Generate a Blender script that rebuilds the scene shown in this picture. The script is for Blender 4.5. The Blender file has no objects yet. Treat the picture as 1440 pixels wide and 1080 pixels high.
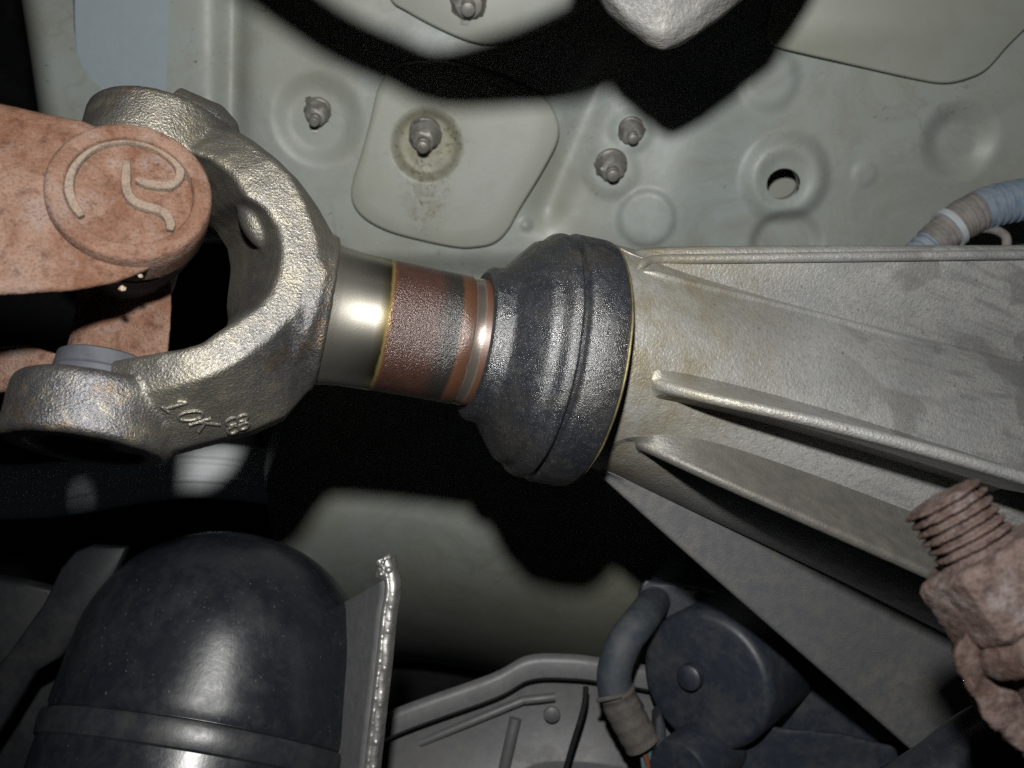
import bpy, bmesh, math, random
import numpy as np
from mathutils import Vector, Matrix, noise
from mathutils.bvhtree import BVHTree

# ------------------------------------------------------------------ camera, world, flash, exposure
# World: metres, x to the right, y downwards in the photograph, z away from the lens (upwards, under the car).
F = 1300.0                                   # focal length in pixels of the 1440 px wide photograph
S = bpy.context.scene
cam = bpy.data.cameras.new('camera'); cam_o = bpy.data.objects.new('camera', cam)
S.collection.objects.link(cam_o); S.camera = cam_o
cam.sensor_width = 36.0; cam.lens = 36.0 * F / 1440.0
cam.clip_start = 0.01; cam.clip_end = 50.0
cam_o.rotation_euler = (math.pi, 0, 0)
cam.dof.use_dof = True; cam.dof.focus_distance = 0.30; cam.dof.aperture_fstop = 17.0
w = bpy.data.worlds.new('World'); S.world = w; w.use_nodes = True
w.node_tree.nodes['Background'].inputs[0].default_value = (0.75, 0.85, 1.0, 1)
w.node_tree.nodes['Background'].inputs[1].default_value = 0.0045
fl = bpy.data.lights.new('camera_flash', 'AREA'); fl.shape = 'DISK'; fl.size = 0.0155
fl.energy = 2.35; fl.color = (0.99, 0.98, 0.95)
fl_o = bpy.data.objects.new('camera_flash', fl); S.collection.objects.link(fl_o)
fl_o.location = (-0.008, -0.076, 0.0); fl_o.rotation_euler = (math.pi, 0, 0)
S.view_settings.view_transform = 'Standard'; S.view_settings.look = 'None'
S.cycles.use_denoising = False; S.cycles.sample_clamp_indirect = 1.0
S.view_settings.exposure = 0.0; S.view_settings.gamma = 1.0
random.seed(3)

# ------------------------------------------------------------------ helpers
def P(x, y, d): return Vector(((x - 720) * d / F, (y - 540) * d / F, d))
def ray(x, y): return Vector(((x - 720) / F, (y - 540) / F, 1.0))
def on_plane(x, y, o, n):
    r = ray(x, y); return r * (Vector(o).dot(n) / r.dot(n))
def frame(o, zax, xref=(0, 0, -1)):
    z = Vector(zax).normalized(); x = Vector(xref); x = (x - z * x.dot(z)).normalized(); y = z.cross(x)
    m = Matrix.Identity(4)
    for i, c in enumerate((x, y, z, Vector(o))):
        for k in range(3): m[k][i] = c[k]
    return m
def tag(o, label=None, cat=None, group=None, kind=None):
    if label: o['label'] = label
    if cat: o['category'] = cat
    if group: o['group'] = group
    if kind: o['kind'] = kind
    return o
def thing(name, label, cat, loc, group=None):
    o = bpy.data.objects.new(name, None); o.empty_display_size = 0.01
    S.collection.objects.link(o); o.location = loc
    return tag(o, label, cat, group)
def wloc(o):
    v = Vector((0, 0, 0))
    while o is not None: v += o.location; o = o.parent
    return v
def finish(me, angle=40):
    bm = bmesh.new(); bm.from_mesh(me)
    bmesh.ops.remove_doubles(bm, verts=bm.verts, dist=1e-6)
    bmesh.ops.recalc_face_normals(bm, faces=bm.faces); bm.to_mesh(me); bm.free()
    for p in me.polygons: p.use_smooth = True
    me.set_sharp_from_angle(angle=math.radians(angle))
def obj(name, geo, mat, parent=None, fr=None, angle=40, fin=True):
    """geo = (verts, faces) in world space, or in the frame fr; ONE mesh object."""
    verts, faces = geo
    me = bpy.data.meshes.new(name)
    off = Vector((0, 0, 0))
    if parent is not None and fr is None: off = wloc(parent)
    me.from_pydata([tuple(Vector(v) - off) for v in verts], [], faces)
    if fin: finish(me, angle)
    me.materials.append(mat)
    o = bpy.data.objects.new(name, me); S.collection.objects.link(o)
    if parent is not None: o.parent = parent
    if fr is not None:
        m = fr.copy()
        if parent is not None:
            pm = Matrix.Identity(4); q = parent; chain = []
            while q is not None: chain.append(q); q = q.parent
            for q in reversed(chain): pm = pm @ q.matrix_basis
            m = pm.inverted() @ m
        o.matrix_basis = m
    return o
def join(*gs):
    V, Fc = [], []
    for v, f in gs:
        n = len(V); V += [Vector(x) for x in v]; Fc += [tuple(i + n for i in q) for q in f]
    return V, Fc
def xf(g, m): return [m @ Vector(v) for v in g[0]], g[1]
def loft(rings, cap=True, closed=True):
    V = [Vector(p) for r in rings for p in r]; n = len(rings[0]); Fc = []
    for i in range(len(rings) - 1):
        for j in range(n if closed else n - 1):
            k = (j + 1) % n
            Fc.append((i*n + j, i*n + k, (i+1)*n + k, (i+1)*n + j))
    if cap and closed:
        Fc.append(tuple(range(n))[::-1]); Fc.append(tuple((len(rings)-1)*n + j for j in range(n)))
    return V, Fc
def lathe(prof, n=96, a0=0.0, a1=2*math.pi, cap=True):
    """prof = [(s, r)] along local z"""
    rings = [[(r*math.cos(a0+(a1-a0)*k/n), r*math.sin(a0+(a1-a0)*k/n), s) for k in range(n)] for s, r in prof]
    return loft(rings, cap=cap)
def catmull(pts, m=6, closed=False):
    pts = [Vector(p) for p in pts]; out = []; n = len(pts)
    for i in range(n if closed else n - 1):
        if closed: a, b, c, d = pts[i-1], pts[i], pts[(i+1) % n], pts[(i+2) % n]
        else: a, b, c, d = pts[max(i-1, 0)], pts[i], pts[i+1], pts[min(i+2, n-1)]
        for k in range(m):
            t = k / m
            out.append(0.5*((2*b) + (c-a)*t + (2*a-5*b+4*c-d)*t*t + (3*b-a-3*c+d)*t**3))
    if not closed: out.append(pts[-1])
    return out
def tube(path, rad, n=16, flat=None, cap=True):
    """rad: number or list; flat=(normal, k) squashes along normal"""
    path = [Vector(p) for p in path]; m = len(path); rings = []
    t = (path[1]-path[0]).normalized(); ref = Vector((0, 0, -1))
    if abs(t.dot(ref)) > 0.9: ref = Vector((0, 1, 0))
    x = (ref - t*ref.dot(t)).normalized()
    for i in range(m):
        t = (path[min(i+1, m-1)] - path[max(i-1, 0)]).normalized()
        x = (x - t*x.dot(t)).normalized(); y = t.cross(x)
        r = rad[i] if hasattr(rad, '__len__') else rad
        ring = []
        for k in range(n):
            a = 2*math.pi*k/n; v = (x*math.cos(a) + y*math.sin(a)) * r
            if flat: nn, kk = flat; v = v - nn * v.dot(nn) * (1-kk)
            ring.append(path[i] + v)
        rings.append(ring)
    return loft(rings, cap=cap)
def prism(poly, d, bev=0.0):
    """poly of Vectors, extruded by vector d, with a small front bevel"""
    poly = [Vector(p) for p in poly]; d = Vector(d)
    if bev <= 0: return loft([poly, [p + d for p in poly]])
    nrm = d.normalized(); n = len(poly); ins = []
    c = sum(poly, Vector()) / n
    for i in range(n):
        e = (poly[(i+1) % n] - poly[i-1]).normalized(); q = e.cross(nrm)
        if q.dot(c - poly[i]) < 0 and False: q = -q
        ins.append(q)
    # orient inward using signed area
    area = sum(((poly[i]-c).cross(poly[(i+1) % n]-c)).dot(nrm) for i in range(n))
    sg = -1 if area > 0 else 1
    r0 = [poly[i] + ins[i]*sg*bev for i in range(n)]
    r1 = [poly[i] + ins[i]*sg*bev*0.3 + d.normalized()*bev*0.35 for i in range(n)]
    r2 = [poly[i] + d.normalized()*bev for i in range(n)]
    return loft([r0, r1, r2, [p + d for p in poly]])
def remeshed(name, geo, mat, parent, voxel, smooth=5, factor=0.5, disp=None, sharp=None):
    """joins overlapping solids into one cast-looking skin"""
    o = obj(name, geo, mat, parent)
    m = o.modifiers.new('r', 'REMESH'); m.mode = 'VOXEL'; m.voxel_size = voxel; m.use_smooth_shade = True
    if smooth:
        m = o.modifiers.new('s', 'SMOOTH'); m.iterations = smooth; m.factor = factor
    for (size, strength) in (disp or []):
        t = bpy.data.textures.new('clouds', 'CLOUDS'); t.noise_scale = size; t.noise_depth = 3
        m = o.modifiers.new('d', 'DISPLACE'); m.texture = t; m.strength = strength; m.mid_level = 0.5
        m.texture_coords = 'LOCAL'
    dg = bpy.context.evaluated_depsgraph_get(); dg.update()
    me = bpy.data.meshes.new_from_object(o.evaluated_get(dg)); o.modifiers.clear()
    old = o.data; o.data = me; bpy.data.meshes.remove(old); me.name = name
    for p in me.polygons: p.use_smooth = True
    return o
def copy_tree(o, parent=None):
    c = o.copy(); S.collection.objects.link(c)
    if parent is not None: c.parent = parent
    for ch in [x for x in S.objects if x.parent == o]: copy_tree(ch, c)
    return c

# ------------------------------------------------------------------ materials
class NT:
    def __init__(s, name):
        s.m = bpy.data.materials.new(name); s.m.use_nodes = True; s.t = s.m.node_tree
        s.b = s.t.nodes['Principled BSDF']; s.co = s.t.nodes.new('ShaderNodeTexCoord').outputs['Object']
    def link(s, a, b): s.t.links.new(a, b)
    def noise(s, scale, detail=4, rough=0.6, dist=0.0, co=None, out='Fac'):
        n = s.t.nodes.new('ShaderNodeTexNoise'); n.inputs['Scale'].default_value = scale
        n.inputs['Detail'].default_value = detail; n.inputs['Roughness'].default_value = rough
        n.inputs['Distortion'].default_value = dist; s.link(co or s.co, n.inputs['Vector']); return n.outputs[out]
    def voro(s, scale, feature='F1', out='Distance', co=None):
        n = s.t.nodes.new('ShaderNodeTexVoronoi'); n.feature = feature; n.inputs['Scale'].default_value = scale
        s.link(co or s.co, n.inputs['Vector']); return n.outputs[out]
    def ramp(s, fac, stops, interp='LINEAR'):
        r = s.t.nodes.new('ShaderNodeValToRGB'); e = r.color_ramp.elements; r.color_ramp.interpolation = interp
        while len(e) < len(stops): e.new(0.5)
        for q, (p, c) in zip(e, stops):
            q.position = p; q.color = (c, c, c, 1) if not hasattr(c, '__len__') else (*c, 1)
        s.link(fac, r.inputs[0]); return r.outputs[0]
    def mix(s, fac, a, b, mode='MIX'):
        n = s.t.nodes.new('ShaderNodeMix'); n.data_type = 'RGBA'; n.blend_type = mode
        for sock, v in ((n.inputs[0], fac), (n.inputs[6], a), (n.inputs[7], b)):
            if hasattr(v, 'is_output'): s.link(v, sock)
            elif hasattr(v, '__len__'): sock.default_value = (*v, 1)
            else: sock.default_value = v
        return n.outputs[2]
    def math(s, op, a, b=0.0, c=0.0):
        n = s.t.nodes.new('ShaderNodeMath'); n.operation = op
        for sock, v in zip(n.inputs, (a, b, c)):
            if hasattr(v, 'is_output'): s.link(v, sock)
            else: sock.default_value = v
        return n.outputs[0]
    def xyz(s):
        n = s.t.nodes.new('ShaderNodeSeparateXYZ'); s.link(s.co, n.inputs[0]); return n.outputs
    def scaled(s, sx, sy, sz):
        n = s.t.nodes.new('ShaderNodeMapping'); n.inputs['Scale'].default_value = (sx, sy, sz)
        s.link(s.co, n.inputs[0]); return n.outputs[0]
    def bump(s, h, strength, dist, prev=None):
        n = s.t.nodes.new('ShaderNodeBump'); n.inputs['Strength'].default_value = strength
        n.inputs['Distance'].default_value = dist; s.link(h, n.inputs['Height'])
        if prev is not None: s.link(prev, n.inputs['Normal'])
        return n.outputs[0]
    def out(s, col=None, rough=None, metal=None, normal=None, spec=None, coat=None):
        for k, v in (('Base Color', col), ('Roughness', rough), ('Metallic', metal), ('Normal', normal), ('Specular IOR Level', spec), ('Coat Weight', coat)):
            if v is None: continue
            if hasattr(v, 'is_output'): s.link(v, s.b.inputs[k])
            else: s.b.inputs[k].default_value = (*v, 1) if hasattr(v, '__len__') else v
        return s.m

def mat_cast(name, c0, c1, c2, metal, rough, grain=900, gd=0.00035, gs=0.8):
    n = NT(name)
    big = n.noise(28, 3, 0.6); mid = n.noise(160, 4, 0.65); fine = n.noise(grain, 3, 0.6)
    col = n.mix(n.ramp(big, [(0.38, 0.0), (0.64, 1.0)]), c0, c1)
    col = n.mix(n.ramp(mid, [(0.52, 0.0), (0.72, 0.75)]), col, c2)
    col = n.mix(n.ramp(fine, [(0.35, 0.55), (0.6, 0.0)]), col, (c2[0]*0.45, c2[1]*0.45, c2[2]*0.42))
    nb = n.bump(fine, gs, gd); nb = n.bump(n.noise(grain*0.4, 3, 0.6), 0.35, 0.0006, nb); nb = n.bump(mid, 0.25, 0.0005, nb)
    rs = n.math('MULTIPLY', n.ramp(n.noise(55, 3, 0.7), [(0.56, 0.0), (0.7, 0.7)]), n.ramp(n.noise(420, 3, 0.7), [(0.4, 0.0), (0.6, 1.0)]))
    col = n.mix(rs, col, (0.16, 0.095, 0.035))
    return n.out(col, n.ramp(fine, [(0.3, rough+0.15), (0.7, rough-0.08)]), metal, nb)
def mat_rust(name, a, b, c, grain=700, scale=1.0):
    n = NT(name)
    big = n.noise(38*scale, 5, 0.7, 0.6); mid = n.noise(210*scale, 5, 0.75); fine = n.noise(grain*2, 3, 0.7)
    col = n.mix(n.ramp(big, [(0.40, 0.0), (0.58, 1.0)]), a, b)
    col = n.mix(n.ramp(n.noise(60*scale, 4, 0.7), [(0.52, 0.0), (0.66, 0.75)]), col, c)
    col = n.mix(n.ramp(mid, [(0.34, 0.7), (0.48, 0.0)]), col, (a[0]*0.42, a[1]*0.36, a[2]*0.33))
    col = n.mix(n.ramp(mid, [(0.58, 0.0), (0.74, 0.55)]), col, (min(1, c[0]*1.25), c[1]*1.25, c[2]*1.25))
    col = n.mix(n.ramp(fine, [(0.36, 0.45), (0.5, 0.0)]), col, (a[0]*0.4, a[1]*0.33, a[2]*0.3))
    nb = n.bump(fine, 0.9, 0.0005); nb = n.bump(mid, 0.8, 0.0009, nb)
    return n.out(col, 0.85, 0.0, nb, 0.25)
def mat_plain(name, c, c2, rough, metal=0.0, dust=None, grain=500, gd=0.0001, lo=0.5, hi=0.75, spec=0.5, specks=0.0):
    n = NT(name)
    big = n.noise(35, 4, 0.65, 0.4); mid = n.noise(190, 4, 0.7); fine = n.noise(grain, 3, 0.6)
    col = n.mix(n.ramp(mid, [(0.35, 0.0), (0.7, 1.0)]), c, c2)
    r = rough
    if dust:
        f = n.ramp(n.math('ADD', n.math('MULTIPLY', big, 0.7), n.math('MULTIPLY', mid, 0.3)), [(lo, 0.0), (hi, 0.8)])
        col = n.mix(f, col, dust); r = n.math('ADD', n.math('MULTIPLY', f, 0.35), rough)
    if specks:
        sp = n.math('MULTIPLY', n.ramp(n.noise(760, 2, 0.5), [(0.70, 0.0), (0.74, 1.0)]), n.ramp(n.noise(60, 3), [(0.42, 0.0), (0.6, 1.0)]))
        col = n.mix(sp, col, (specks, specks, specks*0.95))
    return n.out(col, r, metal, n.bump(fine, 0.5, gd), spec)

M = {}
M['cast_steel'] = mat_cast('cast_steel', (0.225, 0.212, 0.182), (0.10, 0.103, 0.12), (0.31, 0.278, 0.21), 0.8, 0.40, 1500, 0.00036, 1.0)
M['cast_aluminium'] = None
M['rust'] = mat_rust('rusty_steel', (0.098, 0.046, 0.027), (0.150, 0.092, 0.067), (0.150, 0.116, 0.101))
M['rust_dark'] = mat_rust('dark_rust', (0.038, 0.021, 0.016), (0.074, 0.052, 0.046), (0.105, 0.092, 0.090), 400, 1.7)
M['emblem'] = mat_rust('grey_rust', (0.145, 0.108, 0.082), (0.165, 0.132, 0.105), (0.165, 0.098, 0.066))
M['black_plastic'] = mat_plain('black_plastic', (0.008, 0.010, 0.014), (0.012, 0.014, 0.018), 0.30, dust=(0.028, 0.028, 0.029), gd=0.0001, lo=0.46, hi=0.8, specks=0.11)
M['dusty_black'] = mat_plain('dusty_black_plastic', (0.014, 0.016, 0.02), (0.022, 0.023, 0.026), 0.34, dust=(0.038, 0.036, 0.033), lo=0.5, hi=0.8)
M['black_steel'] = mat_plain('black_painted_steel', (0.007, 0.008, 0.010), (0.011, 0.0115, 0.013), 0.5, dust=(0.018, 0.018, 0.018), spec=0.3)
M['blue_black_plastic'] = mat_plain('dusty_blue_black_plastic', (0.014, 0.019, 0.029), (0.022, 0.028, 0.038), 0.45, dust=(0.055, 0.051, 0.046), lo=0.45, hi=0.8)
M['seal_rubber'] = mat_plain('seal_rubber', (0.034, 0.037, 0.047), (0.05, 0.053, 0.062), 0.7)
M['grey_sheet'] = mat_plain('dusty_grey_sheet', (0.10, 0.103, 0.11), (0.135, 0.134, 0.133), 0.5, 0.2, dust=(0.10, 0.095, 0.085))
M['shield_foil'] = mat_plain('embossed_foil', (0.34, 0.335, 0.32), (0.22, 0.218, 0.21), 0.45, 0.75, dust=(0.25, 0.23, 0.2), gd=0.0002, lo=0.55, hi=0.85)
M['shield_face'] = mat_plain('dull_shield_face', (0.15, 0.155, 0.16), (0.21, 0.21, 0.212), 0.55, 0.4)
M['blue_conduit'] = mat_plain('faded_blue_conduit', (0.085, 0.135, 0.20), (0.14, 0.185, 0.24), 0.6, dust=(0.24, 0.24, 0.235), lo=0.42, hi=0.75)
M['hose'] = mat_plain('blue_grey_hose', (0.028, 0.037, 0.05), (0.042, 0.05, 0.06), 0.6, dust=(0.075, 0.072, 0.068))
M['tape'] = mat_plain('dusty_cloth_tape', (0.055, 0.050, 0.045), (0.095, 0.086, 0.077), 0.85, grain=900, gd=0.0004)
M['tape_brown'] = mat_plain('brown_grey_tape', (0.10, 0.092, 0.088), (0.19, 0.18, 0.175), 0.8, dust=(0.15, 0.125, 0.105))
M['band'] = mat_plain('pale_grey_band', (0.33, 0.36, 0.38), (0.28, 0.3, 0.32), 0.6)
M['zinc'] = mat_plain('dull_zinc', (0.25, 0.25, 0.235), (0.15, 0.14, 0.115), 0.5, 0.4, grain=1500, gd=0.0002)
M['silver'] = mat_plain('silver_pipe', (0.86, 0.9, 0.92), (0.78, 0.82, 0.84), 0.35, 0.0)
M['grey_cast'] = mat_cast('weathered_grey_casting', (0.165, 0.163, 0.158), (0.10, 0.10, 0.104), (0.25, 0.24, 0.225), 0.15, 0.6, 700, 0.0006, 1.0)
M['brass_ring'] = mat_plain('yellowed_ring', (0.26, 0.22, 0.11), (0.10, 0.085, 0.05), 0.4, 0.7)
M['orange_wire'] = mat_plain('orange_wire', (0.16, 0.06, 0.032), (0.13, 0.05, 0.03), 0.5)
M['teal_wire'] = mat_plain('teal_wire', (0.055, 0.10, 0.11), (0.07, 0.12, 0.125), 0.5)
M['white_grit'] = mat_plain('pale_grit', (0.24, 0.19, 0.145), (0.2, 0.155, 0.115), 0.8)
M['hole_panel'] = mat_plain('blue_grey_painted_sheet', (0.26, 0.31, 0.34), (0.28, 0.33, 0.355), 0.45)

def _paint():
    n = NT('grey_green_underbody_paint')
    big = n.noise(9, 4, 0.6, 0.5); mid = n.noise(60, 5, 0.65); fine = n.noise(500, 3, 0.6)
    col = n.mix(n.ramp(big, [(0.35, 0.0), (0.65, 1.0)]), (0.232, 0.262, 0.252), (0.234, 0.242, 0.208))
    col = n.mix(n.ramp(mid, [(0.48, 0.0), (0.75, 0.5)]), col, (0.205, 0.215, 0.19))
    # thin dried water marks: contour lines of a noise field
    c1 = n.noise(22, 3, 0.55, 0.3)
    line = n.math('ABSOLUTE', n.math('SUBTRACT', c1, 0.5))
    lm = n.math('MULTIPLY', n.ramp(line, [(0.0, 1.0), (0.014, 0.0)]), n.ramp(n.noise(11, 2), [(0.45, 0.0), (0.6, 0.42)]))
    col = n.mix(lm, col, (0.15, 0.15, 0.12))
    col = n.mix(n.ramp(n.noise(19, 6, 0.75, 1.2), [(0.45, 0.0), (0.68, 0.7)]), col, (0.175, 0.182, 0.162))
    col = n.mix(n.ramp(n.noise(7, 3, 0.6, 0.8), [(0.5, 0.0), (0.68, 0.5)]), col, (0.19, 0.185, 0.13))
    col = n.mix(n.ramp(n.noise(260, 4, 0.8), [(0.60, 0.0), (0.72, 0.35)]), col, (0.34, 0.35, 0.33))
    # brown spots
    sp = n.math('MULTIPLY', n.ramp(n.noise(420, 2, 0.5, 1.0), [(0.66, 0.0), (0.72, 1.0)]), n.ramp(n.noise(25, 3), [(0.52, 0.0), (0.62, 0.8)]))
    col = n.mix(sp, col, (0.09, 0.07, 0.03))
    return n.out(col, n.ramp(mid, [(0.3, 0.42), (0.7, 0.56)]), 0.0, n.bump(fine, 0.25, 0.00015), 0.45)
M['paint'] = _paint()
def _plate_paint(grime=True):
    n = NT('stained_plate_paint' if grime else 'plate_paint')
    big = n.noise(12, 4, 0.6, 0.5); mid = n.noise(70, 5, 0.65); fine = n.noise(500, 3, 0.6)
    col = n.mix(n.ramp(big, [(0.35, 0.0), (0.65, 1.0)]), (0.240, 0.254, 0.232), (0.225, 0.230, 0.186))
    col = n.mix(n.ramp(mid, [(0.48, 0.0), (0.75, 0.45)]), col, (0.2, 0.2, 0.165))
    # brown grime splashed round the stud (object origin) and running downwards
    x, y, z = n.xyz()
    rr = n.math('ADD', n.math('MULTIPLY', n.math('POWER', n.math('DIVIDE', n.math('ADD', x, 0.001), 0.016), 2.0), 1.0),
                n.math('POWER', n.math('DIVIDE', n.math('SUBTRACT', y, 0.016), 0.033), 2.0))
    area = n.ramp(rr, [(0.2, 1.0), (1.3, 0.0)])
    spots = n.ramp(n.noise(330, 2, 0.5, 1.5), [(0.56, 0.0), (0.64, 0.95)])
    haze = n.ramp(n.noise(90, 5, 0.75, 0.8), [(0.40, 0.0), (0.7, 0.8)])
    f = n.math('MULTIPLY', area, n.math('MAXIMUM', spots, haze))
    if grime:
        rd = n.math('SQRT', n.math('ADD', n.math('MULTIPLY', x, x), n.math('MULTIPLY', y, y)))
        ringf = n.math('MULTIPLY', n.ramp(n.math('MULTIPLY', rd, 40.0), [(0.55, 0.75), (0.8, 0.0)]), n.ramp(n.noise(110, 4, 0.7), [(0.3, 0.35), (0.6, 1.0)]))
        col = n.mix(ringf, col, (0.20, 0.185, 0.11))
        near = n.math('MULTIPLY', n.ramp(n.math('MULTIPLY', rd, 40.0), [(0.5, 1.0), (1.2, 0.0)]), n.ramp(n.noise(300, 2, 0.5, 1.2), [(0.60, 0.0), (0.66, 0.9)]))
        col = n.mix(n.math('MAXIMUM', f, near), col, (0.085, 0.073, 0.032))
    return n.out(col, 0.5, 0.0, n.bump(fine, 0.25, 0.00015), 0.45)
M['plate_paint'] = _plate_paint(); M['clean_plate'] = _plate_paint(False)
def _alu():
    n = NT('cast_aluminium')
    big = n.noise(26, 4, 0.6, 0.6); mid = n.noise(120, 5, 0.7); fine = n.noise(1100, 3, 0.6)
    z = n.xyz()[2]
    streak = n.noise(60, 4, 0.6, 0.0, n.scaled(6, 6, 0.6))
    col = n.mix(n.ramp(big, [(0.38, 0.0), (0.62, 1.0)]), (0.335, 0.336, 0.328), (0.265, 0.268, 0.266))
    col = n.mix(n.ramp(mid, [(0.5, 0.0), (0.72, 0.6)]), col, (0.235, 0.228, 0.20))
    col = n.mix(n.ramp(n.noise(700, 4, 0.75), [(0.34, 0.6), (0.5, 0.0)]), col, (0.17, 0.167, 0.155))
    col = n.mix(n.ramp(n.noise(420, 4, 0.75), [(0.58, 0.0), (0.75, 0.6)]), col, (0.44, 0.435, 0.42))
    wet = n.noise(17, 3, 0.6, 0.3)
    col = n.mix(n.math('MULTIPLY', n.ramp(wet, [(0.53, 0.0), (0.55, 0.6)]), n.ramp(n.math('MULTIPLY', z, 8.0), [(0.35, 0.0), (0.6, 1.0)])), col, (0.165, 0.163, 0.155))
    col = n.mix(n.math('MULTIPLY', n.ramp(streak, [(0.48, 0.0), (0.64, 0.6)]), n.ramp(z, [(0.05, 0.0), (0.10, 1.0)])), col, (0.17, 0.17, 0.167))
    # oily brown soak next to the seal
    oil = n.math('MULTIPLY', n.ramp(n.math('MULTIPLY', z, 8.0), [(0.0, 0.85), (0.35, 0.0)]), n.ramp(n.noise(90, 4), [(0.35, 0.25), (0.65, 1.0)]))
    col = n.mix(oil, col, (0.185, 0.16, 0.10))
    col = n.mix(n.ramp(n.voro(130), [(0.05, 0.7), (0.085, 0.0)]), col, (0.13, 0.12, 0.09))
    nb = n.bump(fine, 0.8, 0.00035); nb = n.bump(n.noise(420, 4, 0.7), 0.4, 0.0005, nb); nb = n.bump(mid, 0.35, 0.0005, nb)
    return n.out(col, n.ramp(mid, [(0.3, 0.40), (0.7, 0.58)]), 0.45, nb)
M['cast_aluminium'] = _alu()
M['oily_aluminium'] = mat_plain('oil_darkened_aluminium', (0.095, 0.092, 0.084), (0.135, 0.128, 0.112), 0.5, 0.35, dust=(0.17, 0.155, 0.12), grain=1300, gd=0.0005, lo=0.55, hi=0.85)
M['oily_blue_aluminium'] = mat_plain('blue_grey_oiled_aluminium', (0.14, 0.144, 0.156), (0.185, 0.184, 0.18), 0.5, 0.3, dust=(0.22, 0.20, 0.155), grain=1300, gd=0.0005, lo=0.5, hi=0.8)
def _barrel():
    n = NT('slip_yoke_barrel')
    z = n.xyz()[2]
    wob = n.math('MULTIPLY', n.math('SUBTRACT', n.noise(75, 4, 0.65), 0.5), 0.0065)
    zz = n.math('ADD', z, wob)
    t = n.math('DIVIDE', n.math('ADD', zz, 0.03), 0.07)          # s -0.03 .. 0.04 -> 0..1
    t0 = n.math('DIVIDE', n.math('ADD', n.math('ADD', z, n.math('ADD', n.math('MULTIPLY', wob, 0.12), n.math('MULTIPLY', n.math('SUBTRACT', n.noise(420, 4, 0.7), 0.5), 0.0012))), 0.03), 0.07)
    p = lambda s: (s + 0.03) / 0.07
    steel, straw, rust, dark = (0.46, 0.44, 0.38), (0.36, 0.29, 0.12), (0.040, 0.0165, 0.0095), (0.017, 0.015, 0.013)
    col = n.ramp(t0, [(0.0, (0.25, 0.24, 0.21)), (p(-0.012), steel), (p(-0.004), steel), (p(-0.0008), straw), (p(0.0002), (0.12, 0.05, 0.022)), (p(0.0012), rust),
                     (p(0.0135), (0.04, 0.018, 0.012)), (p(0.017), dark), (p(0.0215), dark), (p(0.0225), (0.072, 0.032, 0.016)), (p(0.0262), (0.05, 0.023, 0.013)),
                     (p(0.0268), (0.26, 0.22, 0.19)), (p(0.0292), (0.28, 0.24, 0.21)), (p(0.0298), (0.085, 0.036, 0.019)), (p(0.0318), (0.05, 0.024, 0.015)), (1.0, dark)])
    blot = n.ramp(n.noise(130, 4, 0.7, 0.5), [(0.35, 0.0), (0.7, 1.0)])
    inr = n.math('MULTIPLY', n.ramp(t0, [(p(0.0), 0.0), (p(0.001), 1.0)]), n.ramp(t, [(p(0.013), 1.0), (p(0.019), 0.0)]))
    col = n.mix(n.math('MULTIPLY', inr, blot), col, (0.055, 0.026, 0.022))
    rough = n.ramp(t0, [(0.0, 0.5), (p(-0.016), 0.34), (p(-0.0012), 0.30), (p(0.001), 0.30), (p(0.0262), 0.33), (p(0.0268), 0.25), (p(0.0292), 0.25), (p(0.03), 0.45)])
    metal = n.ramp(t0, [(0.0, 0.9), (p(-0.0012), 1.0), (p(0.001), 0.15), (p(0.0262), 0.15), (p(0.0268), 0.85), (p(0.0292), 0.85), (p(0.03), 0.2)])
    fine = n.noise(1700, 3, 0.7)
    bs = n.ramp(t0, [(0.0, 0.35), (p(-0.018), 0.25), (p(-0.016), 0.05), (p(-0.001), 0.05), (p(0.001), 1.0), (p(0.02), 0.9), (p(0.0262), 0.1), (1.0, 0.1)])
    nb = n.t.nodes.new('ShaderNodeBump'); nb.inputs['Distance'].default_value = 0.0004
    n.link(fine, nb.inputs['Height']); n.link(bs, nb.inputs['Strength'])
    return n.out(col, rough, metal, nb.outputs[0], 0.9)
M['barrel'] = _barrel()
def _boot():
    n = NT('greasy_gritty_rubber')
    big = n.noise(40, 4, 0.6); fine = n.noise(2600, 2, 0.75)
    col = n.mix(n.ramp(big, [(0.38, 0.0), (0.62, 1.0)]), (0.013, 0.0145, 0.019), (0.021, 0.020, 0.018))
    col = n.mix(n.ramp(n.noise(230, 4, 0.7), [(0.5, 0.0), (0.75, 0.6)]), col, (0.042, 0.041, 0.039))
    g = n.ramp(n.noise(2800, 1, 0.5), [(0.68, 0.0), (0.74, 0.8)])
    col = n.mix(g, col, (0.16, 0.165, 0.18))  # pale specks in the colour: grit, and sparkle painted in
    nb = n.bump(fine, 1.0, 0.00022); nb = n.bump(n.noise(300, 3, 0.6), 0.4, 0.0006, nb)
    return n.out(col, n.ramp(n.noise(260, 4), [(0.35, 0.40), (0.65, 0.20)]), 0.0, nb, 1.0)
M['boot'] = _boot()

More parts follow.
